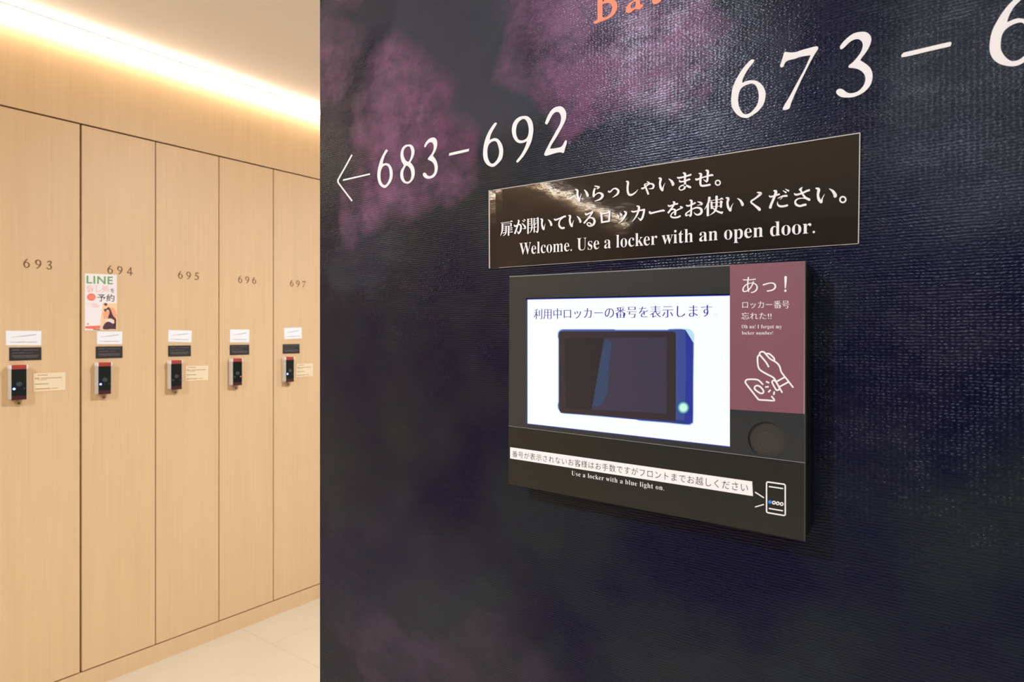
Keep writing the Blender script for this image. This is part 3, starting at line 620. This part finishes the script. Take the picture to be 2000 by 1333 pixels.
pic = [flat_poly(ZG, body, SCW + .0001, S_RIM), flat_poly(ZG, shrink(body, .989), SCW + .0002, S_BODY),
       flat_poly(ZG, [(1492, 150, 1), (1530, 175), (1570, 280, 1), (1572, 700, 1), (1570, 1110), (1555, 1145), (1515, 1158), (1480, 1155, 1), (1500, 600, 1)], SCW + .00025, S_SIDE),
       flat_poly(ZG, [(1440, 126, 1), (1500, 124), (1560, 145), (1587, 192), (1586, 280, 1), (1575, 270, 1), (1495, 138, 1)], SCW + .00035, S_PALE),
       flat_poly(ZG, [(150, 1025, 1), (1390, 1115, 1), (1480, 1120, 1), (1480, 1155, 1), (985, 1115, 1), (600, 1075, 1), (165, 1038, 1)], SCW + .00025, S_NAVY),
       flat_poly(ZG, [(122, 195), (150, 157), (215, 155, 1), (1345, 155, 1), (1380, 165), (1388, 200), (1389, 600), (1386, 1090), (1372, 1122), (1330, 1125, 1), (900, 1093, 1), (190, 1042), (140, 1030), (122, 1000, 1), (122, 600)], SCW + .0004, S_BEZEL),
       flat_poly(ZG, [(185, 230, 1), (1290, 215, 1), (1290, 1045, 1), (190, 985, 1)], SCW + .0005, S_FACE, False),
       flat_poly(ZG, [(610, 225, 1), (1290, 215, 1), (1290, 1045, 1), (475, 1001, 1)], SCW + .0006, S_GLASS, False),
       flat_poly(ZG, [(625, 235, 1), (690, 300), (660, 560), (650, 780), (605, 900), (550, 970), (482, 965, 1), (530, 700), (580, 420)], SCW + .0007, S_REFLECT)]  # last band: diagonal reflection of the room painted into the picture
for r, mm, dw in ((62, S_MINT[0], 0), (50, S_MINT[1], 1), (38, S_MINT[2], 2)):
    pic.append(flat_poly(ZG, ellipse(1470, 982, r, r * 1.05, 24), SCW + .0004 + dw * 1e-4, mm, False))
part('device_picture', pic, sp, 'picture of a dark tablet lying sideways')
rd = part('card_reader', [prism(ellipse(*rc, rr - .0001, rr - .0001, 64), PW - .0042, PW - .0026, READER)], t, 'round dark grey reader spot')
ZH = ((1450, 810), 12.121)
def zs(z, pts, wpx, w, m, **k): return stroke(DARK, zp(z, pts), wpx, w, m, **k)
RW = PW - .0025
icon = [zs(ZH, [(440, 470), (520, 445), (610, 450), (700, 490), (760, 560)], 1.2, RW, READER_LINE), zs(ZH, [(500, 560), (570, 530), (650, 545), (700, 590)], 1.2, RW, READER_LINE), zs(ZH, [(540, 620), (590, 595), (645, 615)], 1.2, RW, READER_LINE),
        zs(ZH, [(400, 560), (365, 650), (385, 750), (460, 840), (560, 890)], 1.2, RW, READER_LINE), zs(ZH, [(470, 600), (450, 680), (490, 760), (570, 800)], 1.2, RW, READER_LINE), zs(ZH, [(670, 680, 1), (760, 690), (840, 690, 1)], 1.2, RW, READER_LINE),
        zs(ZH, [(700, 745, 1), (800, 745), (940, 755, 1)], 1.2, RW, READER_LINE), zs(ZH, [(625, 1000, 1), (625, 850), (640, 760), (700, 745, 1)], 1.2, RW, READER_LINE)]
part('contactless_symbol', icon, rd)
# plum label with the hand symbol
lab = quad_px(DARK, [(1426, 517.5), (1573.2, 510.3), (1571.5, 809), (1426, 800)], PW)
lp = part('instruction_label', [prism(lab, PW + .0001, PW + .0005, PURPLE), prism([lab[1], (lab[1][0] - .0006, lab[1][1]), (lab[2][0] - .0006, lab[2][1]), lab[2]], PW + .0005, PW + .0006, LABEL_EDGE)], t, 'plum label with white writing')
TW = PW + .0006
def dq(*pts): return quad_px(DARK, pts, TW)
part('label_text', [text('あ', dq((1449.8, 541), (1480, 541), (1480, 572.8), (1449.8, 572.8)), TW, WHITE, off=-.012, smear=(-.008, 0, .008)), text('っ', dq((1489.4, 552), (1516, 552), (1516, 570), (1489.4, 570)), TW, WHITE, off=-.006, smear=(-.008, 0, .008)),
                    brush(DARK, [(1534.4, 541.5, 5.0), (1534.2, 552, 4.0), (1533.7, 563, 2.0)], TW, WHITE), brush(DARK, [(1533.6, 568.2, 4.8), (1534.2, 568.3, 4.8)], TW, WHITE),
                    text('ロッカー番号', dq((1449.8, 588.6), (1541.8, 587.5), (1541.8, 602.8), (1449.8, 602.8)), TW, WHITE, off=-.012, smear=(-.012, 0, .012)),
                    text('忘れた!!', dq((1448, 610.8), (1506.8, 610.5), (1506.8, 623.8), (1448, 624)), TW, WHITE, off=-.010, smear=(-.012, 0, .012)),
                    text(serif('Oh no! I forgot my'), dq((1448.6, 634.6), (1527, 634.4), (1527, 641.9), (1448.6, 641.8)), TW, WHITE, off=-.009, base=True, space=1.1),
                    text(serif('locker number!'), dq((1449, 647.2), (1510, 647.2), (1510, 654.0), (1449, 653.8)), TW, WHITE, off=-.009, base=True, space=1.1)], lp)
ZI = ((1440, 670), 10.257); HW = 3.1
hand = [zs(ZI, [(445, 235), (455, 195), (500, 178), (545, 195), (600, 260), (660, 322), (740, 367), (810, 420), (855, 490), (885, 590), (1000, 740, 1), (1115, 890)], HW, TW, WHITE),
        zs(ZI, [(445, 235, 1), (408, 290), (410, 420), (432, 510), (480, 562), (600, 632), (730, 705), (800, 820), (895, 990)], HW, TW, WHITE), zs(ZI, [(445, 235), (560, 370), (600, 430), (625, 478)], HW, TW, WHITE),
        zs(ZI, [(585, 220), (635, 218), (690, 260), (740, 315), (742, 362)], HW, TW, WHITE), zs(ZI, [(790, 775), (950, 690)], HW, TW, WHITE, smooth=False), zs(ZI, [(850, 880), (1020, 788)], HW, TW, WHITE, smooth=False),
        zs(ZI, [(735, 752), (702, 770), (705, 812), (765, 922), (795, 950), (832, 938), (838, 895), (775, 785)], HW, TW, WHITE, closed=True),
        zs(ZI, [(508, 830), (440, 762), (370, 735), (210, 735), (168, 765), (170, 810), (280, 955), (400, 1108), (440, 1142), (560, 1150), (725, 1160), (740, 1140), (690, 1078)], HW, TW, WHITE),
        zs(ZI, [(346, 900), (365, 868), (405, 858), (460, 882), (512, 940), (525, 985), (500, 1013), (450, 1005), (390, 965), (352, 930)], HW, TW, WHITE, closed=True)]
for a in ([(575, 775), (640, 805)], [(560, 888), (630, 880)], [(620, 990), (668, 945)], [(742, 975), (730, 1045)]): hand.append(zs(ZI, a, HW, TW, WHITE, smooth=False, cap=False))
part('hand_symbol', hand, lp)
TW = PW + .0010
stp = quad_px(DARK, [(996.3, 874), (1469, 941.1), (1470.6, 969.7), (996.3, 896)], TW)
st = part('paper_strip', [prism(stp, PW + .0007, PW + .0010, STRIP)], t, 'white strip with dark brown writing')
TW = PW + .0011
part('strip_text', [text('番号が表示されないお客様はお手数ですがフロントまでお越しください', dq((1000.6, 880.5), (1460.8, 945), (1460.8, 962.5), (1000.6, 893)), TW, STRIP_INK, off=-.005, space=1.1)], st)
TW = PW + .0008
part('caption_text', [text(serif('Use a locker with a blue light on.'), dq((1116.3, 920), (1297, 949), (1297, 958.7), (1116.3, 928.8)), TW, WHITE, off=-.010, base=True, space=1.08)], t)
ZJ = ((1460, 920), 8.886)
rrp = [(345, 197), (640, 238), (655, 256), (655, 764), (638, 778), (346, 727), (330, 708), (330, 212)]
ph = [zs(ZJ, [(345, 195, 1), (638, 236, 1), (654, 254, 1), (655, 764, 1), (638, 779, 1), (346, 728, 1), (330, 708, 1), (330, 212, 1)], 2.7, TW, WHITE, closed=True, sub=3), zs(ZJ, [(380, 276), (610, 310)], 2.4, TW, WHITE, smooth=False), zs(ZJ, [(378, 656), (608, 696)], 2.4, TW, WHITE, smooth=False),
      zs(ZJ, [(130, 372), (285, 470)], 2.2, TW, WHITE, smooth=False, cap=False), zs(ZJ, [(130, 632), (285, 585)], 2.2, TW, WHITE, smooth=False, cap=False), flat_poly(ZJ, ellipse(390, 543, 31, 31, 24), TW + .0001, BLUEDOT, False)]
for c in ((458, 555), (525, 567), (593, 579)): ph.append(zs(ZJ, ellipse(*c, 24, 24, 20), 2.0, TW, WHITE, closed=True))
part('phone_symbol', ph, t)

# ------------------------------------------------------------------ lockers
def norm(plane_z, g):                                  # traced wall digit -> unit-height outline
    o, sc = plane_z; L = [[DARK.at(o[0] + x / sc, o[1] + y / sc) for x, y in crom(lp, sub=3)] for lp in g]
    sh = DARK.at(o[0] + g[0][0][0] / sc, 0)            # keep the upright axis
    x0 = min(p[0] for p in L[0]); x1 = max(p[0] for p in L[0]); y0 = min(p[1] for p in L[0]); y1 = max(p[1] for p in L[0]); k = y1 - y0
    return [[((p[0] - x0) / k, (p[1] - y0) / k) for p in lp] for lp in L], (x1 - x0) / k
DIG = {'6': norm(ZC, G673_6), '9': norm(ZB, G692_9), '3': norm(ZD, G673_3), '7': norm(ZC, G673_7)}
DIG['4'] = ([[(.40, 0), (.50, 0), (.50, .24), (.66, .24), (.66, .33), (.50, .33), (.50, 1.0), (.44, 1.0), (.0, .31), (.0, .24), (.40, .24)], [(.40, .33), (.09, .33), (.40, .82)]], .66)
DIG['5'] = (None, .60)
five = crom([(.08, .48, 1), (.15, .98, 1), (.56, 1.0, 1), (.53, .88, 1), (.21, .86, 1), (.17, .62, 1), (.30, .63), (.48, .55), (.57, .38), (.54, .20), (.40, .05), (.20, -.01), (.03, .03), (.0, .09), (.06, .12), (.22, .07), (.36, .12), (.44, .26), (.42, .42), (.30, .52), (.18, .53)], sub=3)
DIG['5'] = ([five], .58)
def digit_pieces(s, u0, v0, h, w, m, pitch):
    r = []
    for i, ch in enumerate(s):
        L, wd = DIG[ch]; k = .92 if ch in '34579' else 1.0
        x = u0 + pitch * i
        r.append(sheet([[(x + p[0] * h, v0 + p[1] * h) for p in lp] for lp in L], w, w + .0002, m, .0006))
    return r

LK = ['693', '694', '695', '696', '697']
LLAB = ['tall maple locker door numbered 693 at the left edge of the photo', 'tall maple locker door numbered 694 with a poster taped on it', 'tall maple locker door numbered 695 in the middle of the row',
        'tall maple locker door numbered 696 whose lock shows a red light', 'tall maple locker door numbered 697 next to the dark printed wall']
def lu(i): return U0 + WID * i
for i, nm in enumerate(LK):
    a, b = lu(i), lu(i + 1)
    t = thing('locker', LLAB[i], 'locker', LOCK, (a + b) / 2, DOOR0 - .004, 0, group='row of wooden lockers')
    part('body', [box(a + .001, a + .016, DOOR0, DOOR1, -.45, -.022, WOOD_EDGE), box(b - .016, b - .001, DOOR0, DOOR1, -.45, -.022, WOOD_EDGE), box(a + .016, b - .016, DOOR0, DOOR0 + .016, -.45, -.022, WOOD_EDGE),
                  box(a + .016, b - .016, DOOR1 - .016, DOOR1, -.45, -.022, WOOD_EDGE), box(a + .016, b - .016, DOOR0 + .016, DOOR1 - .016, -.45, -.44, WOOD_EDGE)], t)
    gl = .0033 if i == 1 else .0018; gr = .0033 if i == 0 else .0018
    d = part('door', [box(a + gl, b - gr, DOOR0, DOOR1, -.021, 0, WOOD[i])], t, bevel=.0008)
    part('number', digit_pieces(nm, a + .0875, 1.5275, .0305, .0001, NUMBER, .0335), d)
    p = part('instruction_plate', [box(a + .0478, a + .1388, 1.2103, 1.2547, .0002, .0016, PLATE)], t, 'small black plate', bevel=.0004)
    ln = []
    for (x0, x1, v, h) in [(.056, .078, 1.2452, .0022), (.083, .131, 1.2450, .0016), (.056, .075, 1.2350, .0016), (.077, .090, 1.2352, .0022), (.093, .112, 1.2350, .0014), (.056, .130, 1.2268, .0014), (.056, .130, 1.2235, .0014), (.060, .128, 1.2195, .0014)]:
        ln.append(box(a + x0, a + x1, v, v + h, .0016, .0017, PLATE_INK))
    part('plate_text', ln, p)
    l0, l1 = a + .0465, a + .0880
    lock = part('lock', [box(l0 - .0035, l1 + .0025, 1.0795, 1.1940, .0002, .0285, HOUSING)], t, 'electronic lock with pale sides', bevel=.0025)
    part('lock_face', [box(l0, l1, 1.0925, 1.1815, .0270, .0305, LOCKFACE)], lock, 'glossy black face', bevel=.0008)
    part('lock_base', [box(l0, l1, 1.0788, 1.0925, .0265, .0303, LOCKLOW)], lock, 'dark maroon strip', bevel=.0006)
    part('red_cap', [box(l0 + .0005, l1 - .0005, 1.1818, 1.1956, .0010, .0306, REDCAP)], lock, 'red top band', bevel=.0006)
    part('corner', [box(l0 - .0045, l0 + .0010, 1.1815, 1.1960, .0012, .0308, CORNER)], lock, 'white corner', bevel=.0015)
    part('corner', [box(l1 - .0010, l1 + .0045, 1.1815, 1.1960, .0012, .0308, CORNER)], lock, 'white corner', bevel=.0015)
    part('emblem', [prism(ellipse((l0 + l1) / 2, 1.1320, .0085, .0075, 24), .0304, .0306, LOCKLOGO)], lock)
    lit = {0: 0, 1: 0, 2: None, 3: 1, 4: 0}[i]
    part('status_light', [prism(ellipse(l0 + .0065, 1.1165, .0046, .0042, 20), .0304, .0312, LEDBLUE if lit == 0 else LEDOFF)] + ([prism(ellipse(l0 + .0065, 1.1165, .0029, .0026, 20), .0312, .0314, LEDCORE)] if lit == 0 else []), lock, 'lit blue light' if lit == 0 else None)
    part('status_light', [prism(ellipse(l1 - .0065, 1.1165, .0027, .0027, 20), .0304, .0311, LEDRED if lit == 1 else LEDOFF)], lock, 'lit red light' if lit == 1 else None)
    key = part('key_cylinder', [prism(ellipse(a + .0735, 1.0652, .0098, .0098, 28), .0002, .0045, BRASS)], t, 'round brass key cylinder', bevel=.0008)
    part('key_slot', [prism(ellipse(a + .0735, 1.0652, .0048, .0048, 20), .0045, .0052, BRASSD), box(a + .0728, a + .0742, 1.0612, 1.0692, .0052, .0054, BLACKD)], key)

# paper stuck on the doors
def z2(x, y): return (x / 3.9219, 480 + y / 3.9206)
def z3(x, y): return (300 + x / 3.9206, 480 + y / 3.9206)
def lerp4(q, a, b):
    TL, TR, BR, BL = [Vector(x) for x in q]; return tuple((TL * (1 - a) + TR * a) * (1 - b) + (BL * (1 - a) + BR * a) * b)
def sub4(q, a0, b0, a1, b1, w0, w1, m, tilt=0): return prism([lerp4(q, a0, b0), lerp4(q, a1, b0 - tilt), lerp4(q, a1, b1 - tilt), lerp4(q, a0, b1)], w0, w1, m)
CARDS = [(z2, [(44, 653), (317, 653), (315, 764), (46, 764)]), (z2, [(742, 658), (936, 658), (935, 755), (743, 755)]), (z3, [(113, 647), (292, 652), (288, 742), (111, 736)]), (z3, [(585, 643), (732, 643), (731, 741), (585, 741)]), (z3, [(998, 632), (1132, 627), (1134, 710), (1002, 717)])]
CLAB = ['white paper notice above the black plate of locker 693', 'white paper notice under the poster on locker 694', 'slightly tilted white paper notice on locker 695', 'white paper notice above the red-lit lock of locker 696', 'tilted white paper notice on locker 697 nearest the dark wall']
for i, (z, q) in enumerate(CARDS):
    q = [LOCK.at(*z(*p)) for p in q]; c = lerp4(q, .5, 1)
    t = thing('paper_notice', CLAB[i], 'notice', LOCK, *c, group='white notices on the lockers')
    part('paper', [prism(q, .0002, .0008, PAPER)], t)
    part('writing', [sub4(q, .15, .42, .40, .455, .0008, .0009, PAPER_INK2, .055), sub4(q, .40, .365, .85, .405, .0008, .0009, PAPER_INK, .12), sub4(q, .10, .76, .30, .80, .0008, .0009, PAPER_INK2), sub4(q, .30, .765, .55, .81, .0008, .0009, PAPER_INK, .01), sub4(q, .57, .77, .88, .805, .0008, .0009, PAPER_INK, .01)], t)
STK = [(z2, [(250, 975), (505, 965), (503, 1110), (252, 1124)]), (z3, [(242, 917), (420, 914), (418, 1034), (240, 1042)]), (z3, [(1090, 902), (1222, 898), (1222, 1002), (1088, 1012)])]
SLAB = ['cream sticker beside the blue-lit lock of locker 693', 'cream sticker beside the unlit lock of locker 695', 'cream sticker beside the blue-lit lock of locker 697']
for i, (z, q) in enumerate(STK):
    q = [LOCK.at(*z(*p)) for p in q]; c = lerp4(q, .5, 1)
    t = thing('sticker', SLAB[i], 'sticker', LOCK, *c, group='cream stickers beside the locks')
    part('paper', [prism(q, .0002, .0006, YELLOW_RIM), sub4(q, .018, .03, .99, .965, .0006, .0007, YELLOW)], t)
    part('writing', [sub4(q, .14, .12, .44, .165, .0007, .0008, YELLOW_INK), sub4(q, .06, .27, .20, .335, .0007, .0008, YELLOW_INK), sub4(q, .24, .28, .88, .325, .0007, .0008, YELLOW_INK2 if False else YELLOW_INK, .0), sub4(q, .14, .37, .42, .40, .0007, .0008, YELLOW_INK),
                     sub4(q, .06, .57, .46, .62, .0007, .0008, YELLOW_INK), sub4(q, .06, .82, .52, .875, .0007, .0008, YELLOW_INK), sub4(q, .55, .83, .76, .865, .0007, .0008, YELLOW_INK)], t)

# poster on locker 694
ZP = ((140, 500), 8.328)
def pq(x, y): return LOCK.at(140 + x / ZP[1], 500 + y / ZP[1])
PO = [pq(213, 287), pq(733, 308), pq(733, 1203), pq(213, 1212)]
t = thing('poster', 'small white advertising poster with green and red lettering on locker 694', 'poster', LOCK, *pq(470, 1208))
P1, P2, P3 = .0008, .0010, .0012
pm = lambda n, r, g, b: plain(n, tuple(c * 1.0 for c in lin(r, g, b)), .6)
P_GREEN, P_PINK, P_SALM, P_RED, P_INK, P_PEACH, P_SKIN, P_PLUM, P_BRN, P_WHITE = pm('poster_green', 105, 165, 100), pm('poster_pale_pink', 250, 222, 214), pm('poster_salmon', 250, 158, 140), pm('poster_red', 250, 118, 95), pm('poster_ink', 70, 48, 45), pm('poster_peach', 250, 208, 160), pm('poster_skin', 248, 170, 125), pm('poster_plum', 78, 42, 55), pm('poster_brown', 120, 65, 55), pm('poster_white', 248, 238, 232)
part('sheet', [prism(PO, .0002, P1, P_WHITE)], t)
def pb(x0, y0, x1, y1, dy=0): return [pq(x0, y0), pq(x1, y0 + dy), pq(x1, y1 + dy), pq(x0, y1)]
def pp(pts, w, m, smooth=True): return sheet([[pq(*p) for p in (crom(pts) if smooth else pts)]], w, w + .00005, m)
part('lettering', [text('LINE', pb(240, 322, 668, 448, 18), P2, P_GREEN, off=.018, space=1.1), text('癒し処', pb(240, 478, 612, 594, 6), P2, P_SALM, off=.022), text('癒し処', pb(248, 485, 605, 588, 6), P2 + .0001, P_PINK, off=.0), text('を', pb(630, 530, 690, 598), P2, P_INK, off=.01),
                   text('予約', pb(412, 620, 695, 742, 5), P2, P_INK, off=.008), prism([pq(*p) for p in ellipse(318, 672, 70, 60, 32)], P1, P2, P_RED), prism(pb(275, 650, 362, 664), P2, P2 + .0001, P_SALM), prism(pb(270, 680, 366, 694), P2, P2 + .0001, P_SALM)], t)
tx = [prism(pb(245, 768 + 17 * k, 320, 775 + 17 * k), P1, P2, P_PINK) for k in range(4)] + [prism(pb(330, 778, 400, 785, 3), P1, P2, P_SALM), prism(pb(335, 800, 440, 807, 5), P1, P2, P_SALM), prism(pb(330, 825, 445, 832), P1, P2, P_SALM)]
fb = [prism(pb(250, 1102, 275, 1116), P1, P2, P_BRN), prism([pq(218, 1145), pq(330, 1140), pq(465, 1135), pq(462, 1185), pq(330, 1190), pq(218, 1182)], P1, P2, P_RED), prism(pb(350, 1190, 462, 1203, 3), P1, P2, P_BRN)]
part('small_print', tx, t)
part('footer_band', fb, t, 'salmon band along the bottom')
ph = [pp([(505, 775, 1), (732, 775, 1), (732, 1202, 1), (470, 1205, 1), (468, 1060), (490, 900)], P1, P_PEACH), pp([(522, 790), (535, 768), (562, 770), (578, 790), (565, 812), (540, 812)], P2, P_BRN), pp([(620, 850), (680, 855), (722, 930), (728, 1000), (700, 1010), (660, 940)], P2, P_SKIN),
      pp([(510, 925, 1), (560, 905), (605, 900), (595, 1000), (590, 1025, 1), (515, 1025, 1)], P2, P_SKIN), pp([(520, 868), (560, 862), (600, 835), (632, 880), (670, 970), (712, 1020, 1), (715, 1060, 1), (640, 1020), (590, 1018), (612, 930), (605, 885), (570, 880), (548, 918), (528, 890)], P3, P_PLUM),
      pp([(512, 1190), (505, 1160), (540, 1100), (600, 1070), (680, 1100), (715, 1090, 1), (720, 1195, 1), (640, 1192), (560, 1200)], P3, P_PLUM), pp([(540, 1060), (590, 1030), (650, 1040), (690, 1080), (670, 1105), (620, 1078)], P3 + .0001, P_PINK), pp([(708, 1020, 1), (722, 1040), (718, 1150, 1), (695, 1120), (690, 1060)], P3, P_BRN)]
part('photo', ph, t, 'picture of a resting figure on peach')
for o in bpy.data.objects:
    if '_o' in o: del o['_o']
